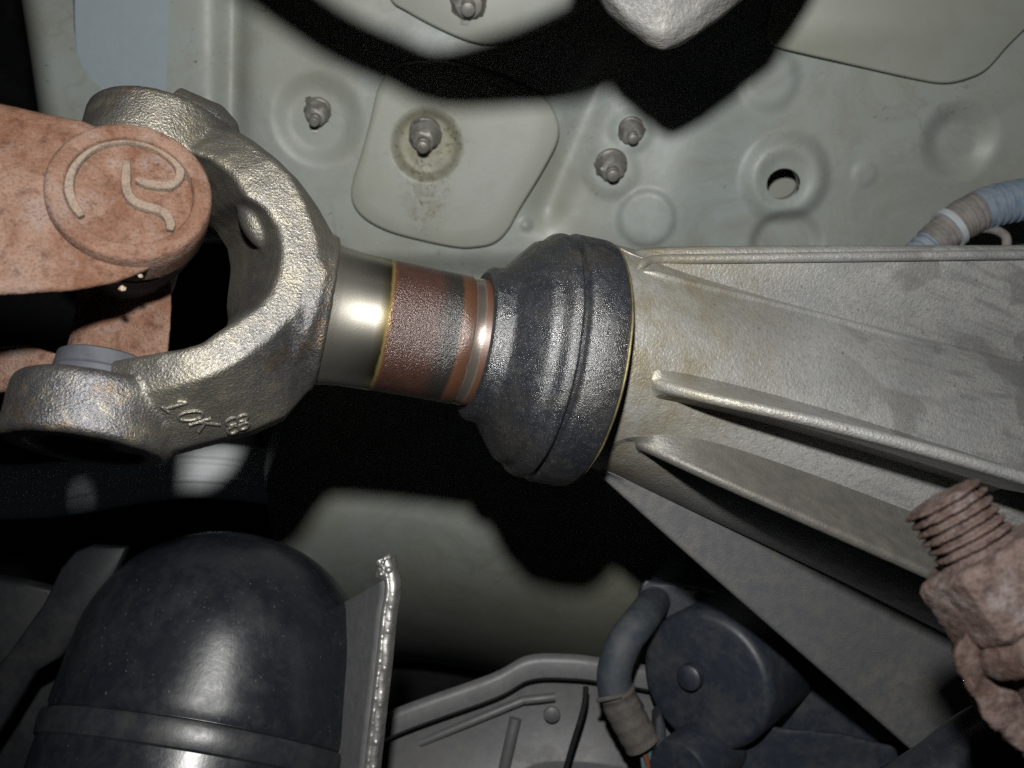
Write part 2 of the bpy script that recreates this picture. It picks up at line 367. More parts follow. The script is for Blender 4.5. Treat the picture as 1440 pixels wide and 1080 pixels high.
# ------------------------------------------------------------------ floor pan of the car (the background)
PT = math.radians(18); PO = Vector((0, 0, 0.52))
EY = Vector((0, math.cos(PT), math.sin(PT))); EN = Vector((0, math.sin(PT), -math.cos(PT))); EX = Vector((1, 0, 0))
def PL(x, y):
    q = on_plane(x, y, PO, EN) - PO; return (q.dot(EX), q.dot(EY))
def PW(a, b, h=0.0): return PO + EX*a + EY*b + EN*h
PT_STEP = 0.0014
ga = np.arange(-0.42, 0.42, PT_STEP); gb = np.arange(-0.26, 0.36, PT_STEP)
A, B = np.meshgrid(ga, gb)
Hh = np.zeros_like(A)
def sst(x): x = np.clip(x, 0, 1); return x*x*(3-2*x)
def pxr(px, y): return px * on_plane(720, y, PO, EN).z / F
def dish(x, y, rpx, depth, soft, Hh):
    a, b = PL(x, y); r = pxr(rpx, y); d = np.hypot(A-a, B-b)
    return Hh + depth * sst((r + soft/2 - d) / soft)
Hh = dish(600, 203, 47, -0.0, 0.003, Hh)
Hh = dish(446, 168, 52, -0.0035, 0.012, Hh)
Hh = dish(1350, 198, 42, -0.005, 0.014, Hh)
Hh = dish(1103, 250, 56, 0.0045, 0.010, Hh)
Hh = dish(1103, 253, 34, -0.0012, 0.006, Hh)
Hh = dish(1105, 345, 46, -0.004, 0.008, Hh)
Hh = dish(1082, 112, 38, 0.0022, 0.008, Hh)
Hh = dish(908, 306, 38, 0.0018, 0.004, Hh)
Hh = dish(1215, 245, 16, 0.0008, 0.003, Hh)
Hh = dish(665, 8, 70, 0.0, 0.003, Hh)
Hh = dish(740, 316, 7, 0.0018, 0.002, Hh)
Hh = dish(887, 185, 26, 0.0015, 0.006, Hh); Hh = dish(860, 240, 34, 0.0016, 0.008, Hh)
def groove(p, q, wpx, depth, Hh, soft=1.0):
    a0, b0 = PL(*p); a1, b1 = PL(*q); L = math.hypot(a1-a0, b1-b0); ux, uy = (a1-a0)/L, (b1-b0)/L
    t = (A-a0)*ux + (B-b0)*uy; d = (A-a0)*uy - (B-b0)*ux
    ww = pxr(wpx, p[1]); prof = np.exp(-(d/ww)**2)
    return Hh + depth * prof * sst((t+0.02)/0.02) * sst((L+0.02-t)/0.02)
Hh = groove((325, -60), (322, 190), 22, -0.007, Hh)
Hh = groove((845, 110), (770, 290), 26, -0.005, Hh)
Hh = groove((985, 160), (930, 330), 60, 0.004, Hh)
# left side of the pan turns up and away; lower side turns down the far wall of the tunnel
a0 = PL(70, 60)[0]; Hh -= np.clip(a0 - A, 0, None)**2 * 45
b1 = PL(720, 352)[1]; b2 = PL(720, 400)[1]
Hh -= sst((B - b1)/(b2-b1)) * 0.010
bl = PL(720, 770)[1]; bc = bl + 0.02*np.sin(A*14)
Hh -= np.clip(B - bc, 0, None)**1.5 * 1.7
Hh -= 0.32*sst((PL(362, 540)[0] - A - 0.42*np.clip(B - PL(720, 690)[1], -0.2, 0))/0.06) * sst((B - PL(720, 330)[1])/0.05)
rng = np.random.RandomState(2)
for k in range(14):
    Hh += 0.00022*np.sin(A*rng.uniform(10, 60)+rng.uniform(0, 6))*np.sin(B*rng.uniform(10, 60)+rng.uniform(0, 6))
# holes: real openings in the sheet, their rims pulled onto the outline
def hole_poly(px):
    pts = [PL(*p) for p in px]; return np.array(pts)
def smooth2(px, m=8): return [(v.x, v.y) for v in catmull([Vector((x, y, 0)) for x, y in px], m, True)]
win = hole_poly([(104, -90), (102, 0), (103, 40), (106, 68), (114, 92), (128, 112), (145, 127), (170, 138), (232, 142), (234, 120), (236, 60), (238, 0), (240, -90)])
hc = PL(1099, 258); hr = pxr(23.5, 258)
ang = np.linspace(0, 2*math.pi, 48, endpoint=False)
rnd = np.stack([hc[0]+hr*np.cos(ang), hc[1]+hr*0.92*np.sin(ang)], -1)
def inside(poly, X, Y):
    c = np.zeros(X.shape, bool); n = len(poly)
    for i in range(n):
        x0, y0 = poly[i-1]; x1, y1 = poly[i]
        k = ((y0 > Y) != (y1 > Y)); xx = (x1-x0)*(Y-y0)/((y1-y0) if y1 != y0 else 1e-12) + x0
        c ^= k & (X < xx)
    return c
def nearest(poly, x, y):
    best = (9, 0, 0)
    for i in range(len(poly)):
        p = poly[i-1]; q = poly[i]; e = q-p; t = max(0, min(1, ((x-p[0])*e[0]+(y-p[1])*e[1])/(e @ e)))
        c = p+t*e; d = math.hypot(c[0]-x, c[1]-y)
        if d < best[0]: best = (d, c[0], c[1])
    return best
nb_, na_ = A.shape
ins = inside(win, A, B) | inside(rnd, A, B)
idx = np.arange(nb_*na_).reshape(nb_, na_)
q_in = ins[:-1, :-1] & ins[1:, :-1] & ins[:-1, 1:] & ins[1:, 1:]
q_any = ins[:-1, :-1] | ins[1:, :-1] | ins[:-1, 1:] | ins[1:, 1:]
drop = q_any
AA, BB = A.copy(), B.copy()
for poly in (win, rnd):
    # rim vertices: vertices outside the hole touching a dropped face
    m = np.zeros(A.shape, bool)
    m[:-1, :-1] |= drop; m[1:, :-1] |= drop; m[:-1, 1:] |= drop; m[1:, 1:] |= drop
    m &= ~ins
    lo, hi = poly.min(0)-0.004, poly.max(0)+0.004
    for j, i in np.argwhere(m & (A > lo[0]) & (A < hi[0]) & (B > lo[1]) & (B < hi[1])):
        d, x, y = nearest(poly, A[j, i], B[j, i])
        if d < 0.004: AA[j, i], BB[j, i] = x, y
keep = ~drop
quads = np.stack([idx[:-1, :-1], idx[1:, :-1], idx[1:, 1:], idx[:-1, 1:]], -1)[keep]
W3 = np.array(PO)[None, None] + AA[..., None]*np.array(EX) + BB[..., None]*np.array(EY) + Hh[..., None]*np.array(EN)
pan = thing('floor_pan', 'grey green painted sheet metal floor pan stamped with dishes and holes behind everything', 'floor pan', tuple(PO))
me = bpy.data.meshes.new('stamped_sheet')
vv = (W3.reshape(-1, 3) - np.array(PO)).astype(np.float32)
me.vertices.add(len(vv)); me.vertices.foreach_set('co', vv.ravel())
me.loops.add(quads.size); me.loops.foreach_set('vertex_index', quads.ravel().astype(np.int32))
me.polygons.add(len(quads)); me.polygons.foreach_set('loop_start', np.arange(0, quads.size, 4, dtype=np.int32))
me.polygons.foreach_set('use_smooth', np.ones(len(quads), bool))
me.update(); me.validate(); me.materials.append(M['paint'])
so = bpy.data.objects.new('stamped_sheet', me); S.collection.objects.link(so); so.parent = pan
# folded lips of the two openings
def lip(poly, depth, name):
    a = [PW(x, y, 0.0004) for x, y in poly]; b = [PW(x, y, -depth) for x, y in poly]
    return obj(name, loft([a, b], cap=False), M['paint'], pan)
lip(np.array(rnd), 0.004, 'hole_lip')
def gpt(x, y, h):
    a, b = PL(x, y); return PW(a, b, h)
# sheet behind the openings
obj('inner_sheet', prism([gpt(40, -150, -0.04), gpt(262, -150, -0.04), gpt(262, 190, -0.04), gpt(40, 190, -0.04)], -EN*0.001), M['hole_panel'], pan)
obj('inner_sheet', prism([gpt(1040, 200, -0.03), gpt(1180, 200, -0.03), gpt(1180, 320, -0.03), gpt(1040, 320, -0.03)], -EN*0.001), M['plate_paint'], pan)
obj('dark_backing', prism([Vector((x, y, 0.95)) for x, y in ((-1.6, -1.4), (1.6, -1.4), (1.6, 1.4), (-1.6, 1.4))], (0, 0, 0.002)), M['black_steel'], pan)  # added black backing, keeps the gaps behind everything dark against the world light
# raised plates
def plate(px, thick, bev, ring=None, org=None):
    pts = [gpt(x, y, thick) for x, y in smooth2(px, 6)]
    g = prism(pts, -EN*thick*0.96, bev); n_ = len(pts); c_ = sum(pts, Vector())/n_
    for i_ in range(3*n_, 4*n_): g[0][i_] = g[0][i_] + (c_ - g[0][i_]).normalized()*0.0042
    if org is None: org = sum(pts, Vector())/len(pts)
    fr = frame(org, EN, EX); fr2 = Matrix(fr)
    # local axes: x right, y down on the sheet, z out of it
    m = Matrix.Identity(4)
    for i, c in enumerate((EX, EY, EN, org)):
        for k in range(3): m[k][i] = c[k]
    mi = m.inverted()
    return obj('plate', ([mi @ v for v in g[0]], g[1]), M['clean_plate'], pan, fr=m, angle=55)
P1 = [(558, 93), (600, 86), (650, 91), (720, 114), (765, 137), (783, 165), (784, 195), (765, 235), (732, 290), (714, 322), (694, 340), (665, 346), (638, 345), (590, 335), (545, 322), (512, 303), (497, 280), (498, 255), (510, 215), (522, 170), (535, 120)]
P2 = [(1080, 20), (1074, 48), (1085, 65), (1120, 75), (1200, 93), (1280, 111), (1320, 117), (1350, 112), (1380, 98), (1410, 65), (1440, 35), (1470, 0), (1480, -60), (1440, -90), (1120, -90), (1092, -20)]
P3 = [(552, 2), (575, 18), (620, 42), (665, 60), (700, 63), (740, 53), (800, 25), (860, -20), (840, -80), (580, -80), (545, -30)]
def dished_plate(px, thick, dc, dr, ddepth):
    """plate with a round dish pressed into it: disc of rings out to the outline"""
    out = [Vector((*PL(x, y), 0)) for x, y in smooth2(px, 6)]
    c = Vector((*PL(*dc), 0)); r = pxr(dr, dc[1])
    out.sort(key=lambda v: math.atan2(v.y-c.y, v.x-c.x))
    rings = []
    def ring(fn): rings.append([fn(v) for v in out])
    def circ(k, h): ring(lambda v: PW(*(c + (v-c).normalized()*r*k).xy, h))
    circ(0.001, thick-ddepth); circ(0.6, thick-ddepth); circ(0.76, thick-ddepth*0.97); circ(0.82, thick-ddepth*0.85); circ(0.90, thick-ddepth*0.5); circ(0.98, thick-ddepth*0.15); circ(1.05, thick-ddepth*0.02); circ(1.12, thick)
    for k in (0.4, 0.7): ring(lambda v: PW(*((c + (v-c).normalized()*r*1.12).lerp(v, k)).xy, thick))
    ring(lambda v: PW(*(v + (c-v).normalized()*0.0016).xy, thick))
    ring(lambda v: PW(*(v + (c-v).normalized()*0.0004).xy, thick-0.0005)); ring(lambda v: PW(*v.xy, thick-0.0014)); ring(lambda v: PW(*(v + (c-v).normalized()*0.0042).xy, 0.0002))
    org = PW(c.x, c.y, thick)
    m = Matrix.Identity(4)
    for i, cc in enumerate((EX, EY, EN, org)):
        for k in range(3): m[k][i] = cc[k]
    mi = m.inverted(); g = loft(rings, cap=False)
    return obj('plate', ([mi @ v for v in g[0]], g[1]), M['plate_paint'], pan, fr=m, angle=55)
dished_plate(P1, 0.0062, (601, 204), 48, 0.0050)
plate(P2, 0.0062, 0.0012)
plate(P3, 0.0060, 0.0012, org=gpt(662, 10, 0.003))

# welded studs with push nuts
def stud(px, py, L, rad, h0, label, rag=0.0, dirt='zinc'):
    base = gpt(px, py, h0); ax = (EN + EY*0.42).normalized(); fr = frame(base, ax)
    t = thing('welded_stud', label, 'stud', tuple(base), 'studs welded to the floor pan')
    k = rad
    pin = lathe([(0, k*0.85), (L*0.30, k*0.85), (L*0.32, k*0.55), (L*0.36, k*0.62), (L*0.80, k*0.6), (L*0.82, k*0.5), (L*0.86, k*0.62), (L*0.96, k*0.56), (L, k*0.40)], 24)
    obj('stud_pin', pin, M[dirt], t, fr=fr)
    nut = lathe([(L*0.10, k*1.2), (L*0.14, k*1.45), (L*0.20, k*1.5), (L*0.30, k*1.35), (L*0.38, k*1.25), (L*0.46, k*1.1), (L*0.56, k*1.0), (L*0.60, k*0.6)], 18)
    nut = ([Vector(v) + Vector((noise.noise(Vector(v)*300 + base*90), noise.noise(Vector(v)*310 - base*70), noise.noise(Vector(v)*280)*0.6))*k*0.32 for v in nut[0]], nut[1])
    obj('push_nut', nut, M[dirt], t, fr=fr)
    fl = lathe([(-L*0.06, k*1.5), (L*0.05, k*1.45), (L*0.12, k*1.1)], 24)
    obj('weld_foot', fl, M[dirt], t, fr=fr)
    if rag:
        for a in (0.35, 2.9):
            c, s_ = math.cos(a), math.sin(a)
            tab = (prism([Vector((c*k*1.3 - s_*k*0.5, s_*k*1.3 + c*k*0.5, L*0.2)), Vector((c*k*1.3 + s_*k*0.5, s_*k*1.3 - c*k*0.5, L*0.2)),
                               Vector((c*k*(1.5+rag) + s_*k*0.3, s_*k*(1.5+rag) - c*k*0.3, L*0.34)), Vector((c*k*(1.5+rag) - s_*k*0.3, s_*k*(1.5+rag) + c*k*0.3, L*0.34))], (0, 0, 0.0006)))
            obj('spring_tab', tab, M[dirt], t, fr=fr)

    return t
stud(598, 186, 0.018, 0.0056, 0.0012, 'large greasy stud in the dished plate with brown stains', 0.3)
stud(446, 155, 0.015, 0.0045, -0.003, 'slim stud with a push nut in the shallow dish beside the cast yoke', 0.7)
stud(660, 2, 0.014, 0.006, 0.0060, 'stud on the plate cut by the top edge of the photo', 0.2)
stud(887, 182, 0.012, 0.0046, 0.0012, 'upper of the two pale painted studs under the grey casting', 0.0)
stud(859, 230, 0.014, 0.0056, 0.0014, 'lower of the two pale painted studs above the rubber seal', 0.0)

# ------------------------------------------------------------------ weathered casting at the top edge
br = thing('support_bracket', 'rough grey cast bracket hanging in from the top edge', 'bracket', tuple(P(930, -60, 0.31)))
def sec(pts, d): return [P(x, y, d) for x, y in pts]
o0 = [(838, -10), (852, 18), (882, 44), (908, 64), (932, 73), (952, 68), (985, 46), (1020, 20), (1075, -20), (1140, -120), (1000, -210), (800, -170), (780, -60)]
cx, cy = 935, -60
def shr(pts, k, dx=0, dy=0): return [(cx+(x-cx)*k+dx, cy+(y-cy)*k+dy) for x, y in pts]
body = loft([sec(shr(o0, 0.55, -6, -6), 0.288), sec(shr(o0, 0.86, -6, -5), 0.291), sec(shr(o0, 0.97), 0.297), sec(o0, 0.303), sec(shr(o0, 0.97), 0.312), sec(shr(o0, 0.8), 0.33)])
remeshed('casting', body, M['grey_cast'], br, 0.0013, 4, 0.5, [(0.012, 0.0022)])
arm = catmull([P(x, y, d) for x, y, d in ((180, -330, .26), (270, -250, .26), (345, -192, .26), (410, -146, .26), (465, -112, .26), (530, -84, .26), (600, -58, .26), (700, -66, .262), (780, -74, .27), (860, -90, .285))], 6)
obj('arm', tube(arm, [0.0072 + 0.006*sst((k/len(arm)-0.55)*2.5) for k in range(len(arm))], 20), M['grey_cast'], br)

# ------------------------------------------------------------------ shaft frame
th, tl = math.radians(10.3), math.radians(15)
U = Vector((math.cos(tl)*math.cos(th), math.cos(tl)*math.sin(th), math.sin(tl)))
SO = P(536, 457, 0.300); SF = frame(SO, U)
C = SO + U*(-0.078)                              # centre of the universal joint
V = Vector((-0.16, 0.93, -0.33)); V = (V - U*V.dot(U)).normalized()
N = U.cross(V); N = N if N.z < 0 else -N; N.normalize()

# ------------------------------------------------------------------ slip yoke
yk = thing('slip_yoke', 'grey cast steel slip yoke with raised 10K lettering and rust banded barrel', 'slip yoke', tuple(SO))
hh = 0.0262
CC = SO + U*(-0.0188); RCC = 0.0251
collar = {(469, 318): -80, (482, 345): -44, (472, 400): -10, (464, 440): 20, (452, 500): 50, (440, 555): 88}
st = [((205, 225), (285, 172), (285, 160)), ((262, 212), (328, 184), (322, 176)), ((300, 224), (362, 204), (360, 200)), ((328, 247), (388, 224), (392, 226)), ((345, 275), (413, 246), (420, 254)), ((372, 292), (433, 284), (447, 290)),
      ((390, 320), (447, 325), (469, 318)), ((396, 350), (450, 362), (482, 345)), ((393, 380), (445, 392), (472, 400)), ((382, 408), (430, 425), (464, 440)), ((362, 430), (412, 447), (452, 500)),
      ((335, 448), (385, 475), (440, 555)), ((310, 464), (352, 500), (402, 584)), ((285, 482), (320, 520), (357, 604)), ((255, 491), (285, 535), (302, 618)), ((225, 495), (245, 545), (250, 632)), ((185, 502), (195, 555), (190, 632)), ((150, 508), (155, 565), (150, 625))]
rings = []
HK = {(205, 225): 0.014, (262, 212): 0.020, (300, 224): 0.0235, (328, 247): 0.0255, (285, 482): 0.0258, (255, 491): 0.0248, (225, 495): 0.0225, (185, 502): 0.0180, (150, 508): 0.0125}
for I, K, O in st:
    hk = HK.get(I, hh)
    pi = on_plane(*I, C + N*hk, N); pk = on_plane(*K, C + N*hk, N); po = on_plane(*O, C + N*0.004, N)
    e = (pk - pi).normalized(); al = collar.get(O)
    if al is not None: po = CC + (N*math.cos(math.radians(al)) + V*math.sin(math.radians(al)))*RCC
    hk = HK.get(I, hh)
    D = Vector((-0.56, 0.0, 0.83)).normalized().lerp(Vector((-0.34, 0.04, 0.94)), min(1, max(0, (I[1]-400)/60)))
    ib = pi + D*2*hk; kb = pk - N*2*hk; ob = po - N*0.008
    if al is not None: ob = CC + (-N*math.cos(math.radians(al)) + V*math.sin(math.radians(al)))*RCC
    md = pk.lerp(po, 0.5)
    if al is not None: ra = md - SO; md = md + (ra - U*ra.dot(U)).normalized()*0.0010
    rings.append([pi + e*0.0012, pk - e*0.0006, md, po, ob, kb.lerp(ob, 0.5), kb, ib + e*0.001, ib.lerp(pi, 0.33), ib.lerp(pi, 0.66) , pi + D*0.001])
arms = loft(rings)
def boss(t0, t1, r, bore, sgn):
    a, b = (t0, t1)
    pr = [(a, r*0.55), (a, r-0.003), (a+0.001, r-0.001), (a+0.003, r), (b-0.0015, r), (b, r-0.0015), (b, bore), (b-0.005, bore), (b-0.005, 0.0005)]
    return xf(lathe(pr, 64), frame(C, V*sgn, N))
lower = boss(0.0355, 0.0545, 0.0232, 0.0155, 1)
upper = boss(0.034, 0.053, 0.0225, 0.0155, -1)
lump = xf(lathe([(0, 0.004), (0.002, 0.0095), (0.016, 0.0095), (0.022, 0.0065), (0.0245, 0.003), (0.025, 0.0005)], 32), frame(on_plane(232, 158, C + N*-0.004, N), on_plane(330, 200, C + N*-0.004, N) - on_plane(232, 158, C + N*-0.004, N)))
hub = xf(lathe([(-0.0330, 0.004), (-0.0330, 0.0172), (-0.028, 0.0217), (-0.0222, 0.0246), (-0.0186, 0.0252), (-0.0178, 0.0246), (-0.0178, 0.004)], 96), SF)
g = bmesh.new(); bmesh.ops.create_icosphere(g, subdivisions=3, radius=1.0)
lc = P(362, 312, 0.284); blob = ([lc + Vector((v.co.x*0.0055 + v.co.y*0.0022, v.co.y*0.0085, v.co.z*0.006)) for v in g.verts], [tuple(v.index for v in f.verts) for f in g.faces]); g.free()
yb = remeshed('yoke_body', join(arms, hub, lower, upper, lump, blob), M['cast_steel'], yk, 0.0007, 10, 0.5, [(0.006, 0.0003)])
bar = lathe([(-0.0220, 0.0225), (-0.0200, 0.0236), (-0.018, 0.0229), (-0.015, 0.0223), (-0.010, 0.0218), (-0.004, 0.02165), (0.0, 0.0216), (0.0006, 0.02145), (0.0215, 0.0214), (0.0225, 0.0215), (0.0262, 0.0215), (0.0266, 0.0212), (0.0292, 0.0212), (0.0297, 0.0214), (0.05, 0.0214)], 128)
obj('barrel', bar, M['barrel'], yk, fr=SF, angle=30)
# raised cast characters on the lower arm, laid on the casting's own surface
dg = bpy.context.evaluated_depsgraph_get()
bv = BVHTree.FromPolygons([yb.data.vertices[i].co + SO for i in range(len(yb.data.vertices))], [tuple(p.vertices) for p in yb.data.polygons])
def chars(strokes, o, bx, by, name, r=0.00052):
    for poly in strokes:
        path = []
        for x, y in poly:
            px, py = o[0] + bx[0]*x + by[0]*y, o[1] + bx[1]*x + by[1]*y
            hit = bv.ray_cast(Vector((0, 0, 0)), ray(px, py).normalized())
            if hit[0] is not None: path.append(hit[0] + hit[1]*(0.0002 if hit[1].z < 0 else -0.0002))
        if len(path) > 2: yield tube(catmull(path, 2), r, 8)
def seg(*pts, m=5):
    out = []
    for a, b in zip(pts, pts[1:]):
        for k in range(m): out.append((a[0]+(b[0]-a[0])*k/m, a[1]+(b[1]-a[1])*k/m))
    return out + [pts[-1]]
def ell(cx_, cy_, rx, ry, n=18): return [(cx_+rx*math.cos(2*math.pi*k/n), cy_+ry*math.sin(2*math.pi*k/n)) for k in range(n+1)]
one = [seg((0.15, 0.75), (0.4, 1.0), (0.4, 0.0)), seg((0.1, 0.0), (0.7, 0.0))]
zero = [ell(0.45, 0.5, 0.36, 0.5)]
kk = [seg((0.1, 0), (0.1, 1)), seg((0.75, 1), (0.12, 0.45)), seg((0.3, 0.6), (0.8, 0))]
eight = [ell(0.4, 0.74, 0.28, 0.26), ell(0.4, 0.26, 0.34, 0.27)]
def put(ch, o, bx, by, name):
    g = list(chars(ch, o, bx, by, name))
    if g: obj(name, join(*g), M['cast_steel'], yb)
BX, BY = (20, 13.5), (31, -9)
for k, ch in enumerate((one, zero, kk)):
    put(ch, (224 + BX[0]*0.98*k, 569 + BX[1]*0.98*k), BX, BY, 'raised_character')
for k in range(2):
    put(eight, (317 + 2*k, 589 + 11*k), (2.5, 14), (30, -10), 'raised_character')

RC = P(183, 266, 0.237); RN = Vector((0.40, -0.38, -1.0)).normalized()
# ------------------------------------------------------------------ universal joint cross with its bearing caps
cj = thing('joint_cross', 'dark universal joint cross with bluish grey bearing caps between the two yokes', 'joint cross', tuple(C))
tr = lathe([(-0.046, 0.0112), (0.046, 0.0112)], 40)
obj('trunnion', tr, M['rust'], cj, fr=frame(C, V, N))
obj('bearing_cap', lathe([(0.0145, 0.0150), (0.020, 0.0152), (0.0205, 0.0168), (0.0245, 0.0170), (0.025, 0.0150), (0.040, 0.0135), (0.052, 0.0125)], 56), M['seal_rubber'], cj, fr=frame(RC, -RN, (1, 0, 0)))
for sgn in (1, -1):
    cap_ = lathe([(0.0268, 0.0095), (0.0268, 0.0122), (0.0275, 0.0134), (0.0315, 0.0137), (0.0319, 0.0134), (0.0323, 0.0138), (0.049, 0.0138), (0.05, 0.013)], 64)
    obj('bearing_cap', cap_, M['seal_rubber'], cj, fr=frame(C, V*sgn, N))

# ------------------------------------------------------------------ rusty driveshaft end
ds = thing('driveshaft', 'rusty orange driveshaft yoke whose round ear bears a raised snake emblem', 'driveshaft', tuple(RC))
RF = frame(RC, -RN, (1, 0, 0))                    # z into the ear
R0 = 0.0200
ear = xf(lathe([(0.0026, 0.0004), (0.0026, 0.0147), (0.0023, 0.0150), (0.0003, 0.0152), (0.0, 0.0155), (0.0, R0-0.0010), (0.0004, R0-0.0003), (0.0012, R0), (0.0135, R0+0.0002), (0.0145, R0-0.0008), (0.0145, 0.0004)], 96), RF)
def rp(x, y, dz=0.0): return on_plane(x, y, RC - RN*dz, RN)
ao = [(-60, 132), (0, 146), (60, 159), (118, 171), (165, 190), (225, 215), (255, 260), (262, 310), (250, 352), (222, 374), (165, 398), (100, 410), (0, 416), (-60, 420)]
def armp(k, dz):
    pts = [rp(x, y, dz) for x, y in ao]; c = rp(80, 280, dz)
    return [c.lerp(p, k) for p in pts]
neara = loft([armp(0.93, 0.0040), armp(0.985, 0.0044), armp(1.0, 0.0056), armp(1.0, 0.0075), armp(0.97, 0.011), armp(0.9, 0.013)])
boss_ = xf(lathe([(0.0030, 0.0004), (0.0030, R0-0.0006), (0.0140, R0-0.0003), (0.0140, 0.0004)], 96), RF)
obj('ear_face', lathe([(0.0046, 0.0004), (0.0034, 0.0005), (0.0034, 0.0148), (0.0031, 0.0151), (0.0006, 0.0154), (0.0002, 0.0156), (0.0, 0.0160), (0.0, R0-0.0012), (0.0003, R0-0.0005), (0.0010, R0), (0.0060, R0+0.0002), (0.0125, R0-0.0002)], 128, cap=False), M['rust'], ds, fr=RF, angle=60)
ne = remeshed('near_ear', join(boss_, neara), M['rust'], ds, 0.00062, 3, 0.45, [(0.004, 0.0004)])
def zp(zx, zy, dz): return rp(60 + zx/4.154, 150 + zy/4.154, dz)
s1 = [(230, 660), (185, 590), (160, 520), (157, 450), (182, 370), (245, 292), (340, 236), (450, 213), (560, 223), (660, 258), (740, 308), (792, 368), (800, 420), (772, 462), (722, 482), (640, 472), (590, 460), (548, 442)]
s2 = [(492, 340), (488, 430), (490, 500), (530, 568), (600, 600), (670, 618), (722, 652), (746, 700), (740, 740)]
def stroke(pts, w0, rel=0.9):
    path = catmull([zp(x, y, 0.0034) for x, y in pts], 5); m = len(path)
    rad = [w0*min(1.0, 0.7 + 0.3*min(k, m-1-k)/4.0) for k in range(m)]
    rings = []
    for i in range(m):
        t = (path[min(i+1, m-1)] - path[max(i-1, 0)]).normalized(); x = t.cross(RN).normalized(); r = rad[i]
        rings.append([path[i] - x*r - RN*0.0006, path[i] - x*r*0.97 + RN*0.0018*rel, path[i] - x*r*0.8 + RN*0.0023*rel, path[i] + x*r*0.8 + RN*0.0023*rel, path[i] + x*r*0.97 + RN*0.0018*rel, path[i] + x*r - RN*0.0006])
    return loft(rings)
for s_, w_ in ((s1, 0.00122), (s2, 0.00128)): obj('emblem_stroke', stroke(s_, w_), M['emblem'], ne, angle=60)
ear_blob = []
for (x, y, r) in ((172, 406, .0009), (132, 357, .0007), (150, 358, .0005), (197, 388, .0006)):
    g = bmesh.new(); bmesh.ops.create_icosphere(g, subdivisions=2, radius=r)
    vs = [v.co + Vector((random.uniform(-1, 1), random.uniform(-1, 1), random.uniform(-1, 1)))*r*0.25 + P(x, y, 0.2375) for v in g.verts]
    obj('grit', (vs, [tuple(v.index for v in f.verts) for f in g.faces]), M['white_grit'], ds); g.free()
# far ear and the root of the yoke, going out of the picture on the left
fo = [(106, 390), (180, 386), (241, 390), (241, 430), (237, 492), (228, 520), (170, 530), (110, 525)]
remeshed('cross_body', loft([[P(x, y, 0.2660) for x, y in fo], [P(x, y, 0.30) for x, y in fo]]), M['rust'], cj, 0.0009, 2, 0.5, [(0.005, 0.0005)])
fe = loft([[P(x, y, 0.31) for x, y in fo], [P(x, y, 0.335) for x, y in fo]])
fb = loft([[P(x, y, d) for x, y in ((-60, 492), (40, 486), (88, 500), (90, 545), (20, 552), (-60, 556))] for d in (0.275, 0.33)])
rt = loft([[P(x, y, d) for x, y in ((-260, 120), (-90, 130), (-60, 300), (-60, 500), (-150, 560), (-260, 560))] for d in (0.24, 0.33)])
remeshed('far_ear', join(fe, fb, rt), M['rust'], ds, 0.0012, 3, 0.5, [(0.005, 0.0008)])

# ------------------------------------------------------------------ output seal boot
bt = thing('output_seal', 'gritty black rubber output shaft seal around the barrel', 'seal', tuple(SO + U*0.05))
lipg = lathe([(0.0316, 0.0215), (0.0312, 0.0236), (0.0318, 0.0250), (0.0330, 0.0257), (0.0350, 0.0260), (0.0368, 0.0263), (0.0380, 0.0272), (0.0390, 0.0288), (0.0430, 0.0338), (0.0452, 0.0364), (0.0462, 0.0374), (0.0472, 0.0379), (0.0484, 0.0381), (0.0492, 0.0386), (0.0505, 0.0401), (0.0515, 0.0411), (0.0527, 0.0416), (0.0540, 0.0417), (0.0547, 0.0411), (0.0550, 0.0400), (0.0566, 0.0398)], 144, cap=False)
def lumpy(g, a): return [Vector(v) + Vector((v[0], v[1], 0)).normalized()*a*(noise.noise(Vector(v)*70) + 0.6*noise.noise(Vector(v)*190)) for v in g[0]], g[1]
lipg = lumpy(lipg, 0.00028)
obj('seal_cone', lipg, M['boot'], bt, fr=SF, angle=28)
rim = lathe([(0.0561, 0.0398), (0.0563, 0.0408), (0.0567, 0.0415), (0.0573, 0.0421), (0.0582, 0.0425), (0.0672, 0.0426), (0.0688, 0.0424), (0.0697, 0.0416), (0.0699, 0.0380)], 144, cap=False)
obj('seal_rim', lumpy(rim, 0.0002), M['boot'], bt, fr=SF, angle=28)
# moulded lug at the small end
obj('metal_ring', lumpy(lathe([(0.0697, 0.0380), (0.0697, 0.0414), (0.0701, 0.0417), (0.0705, 0.0414), (0.0707, 0.0380)], 128, cap=False), 0.0004), M['brass_ring'], bt, fr=SF)

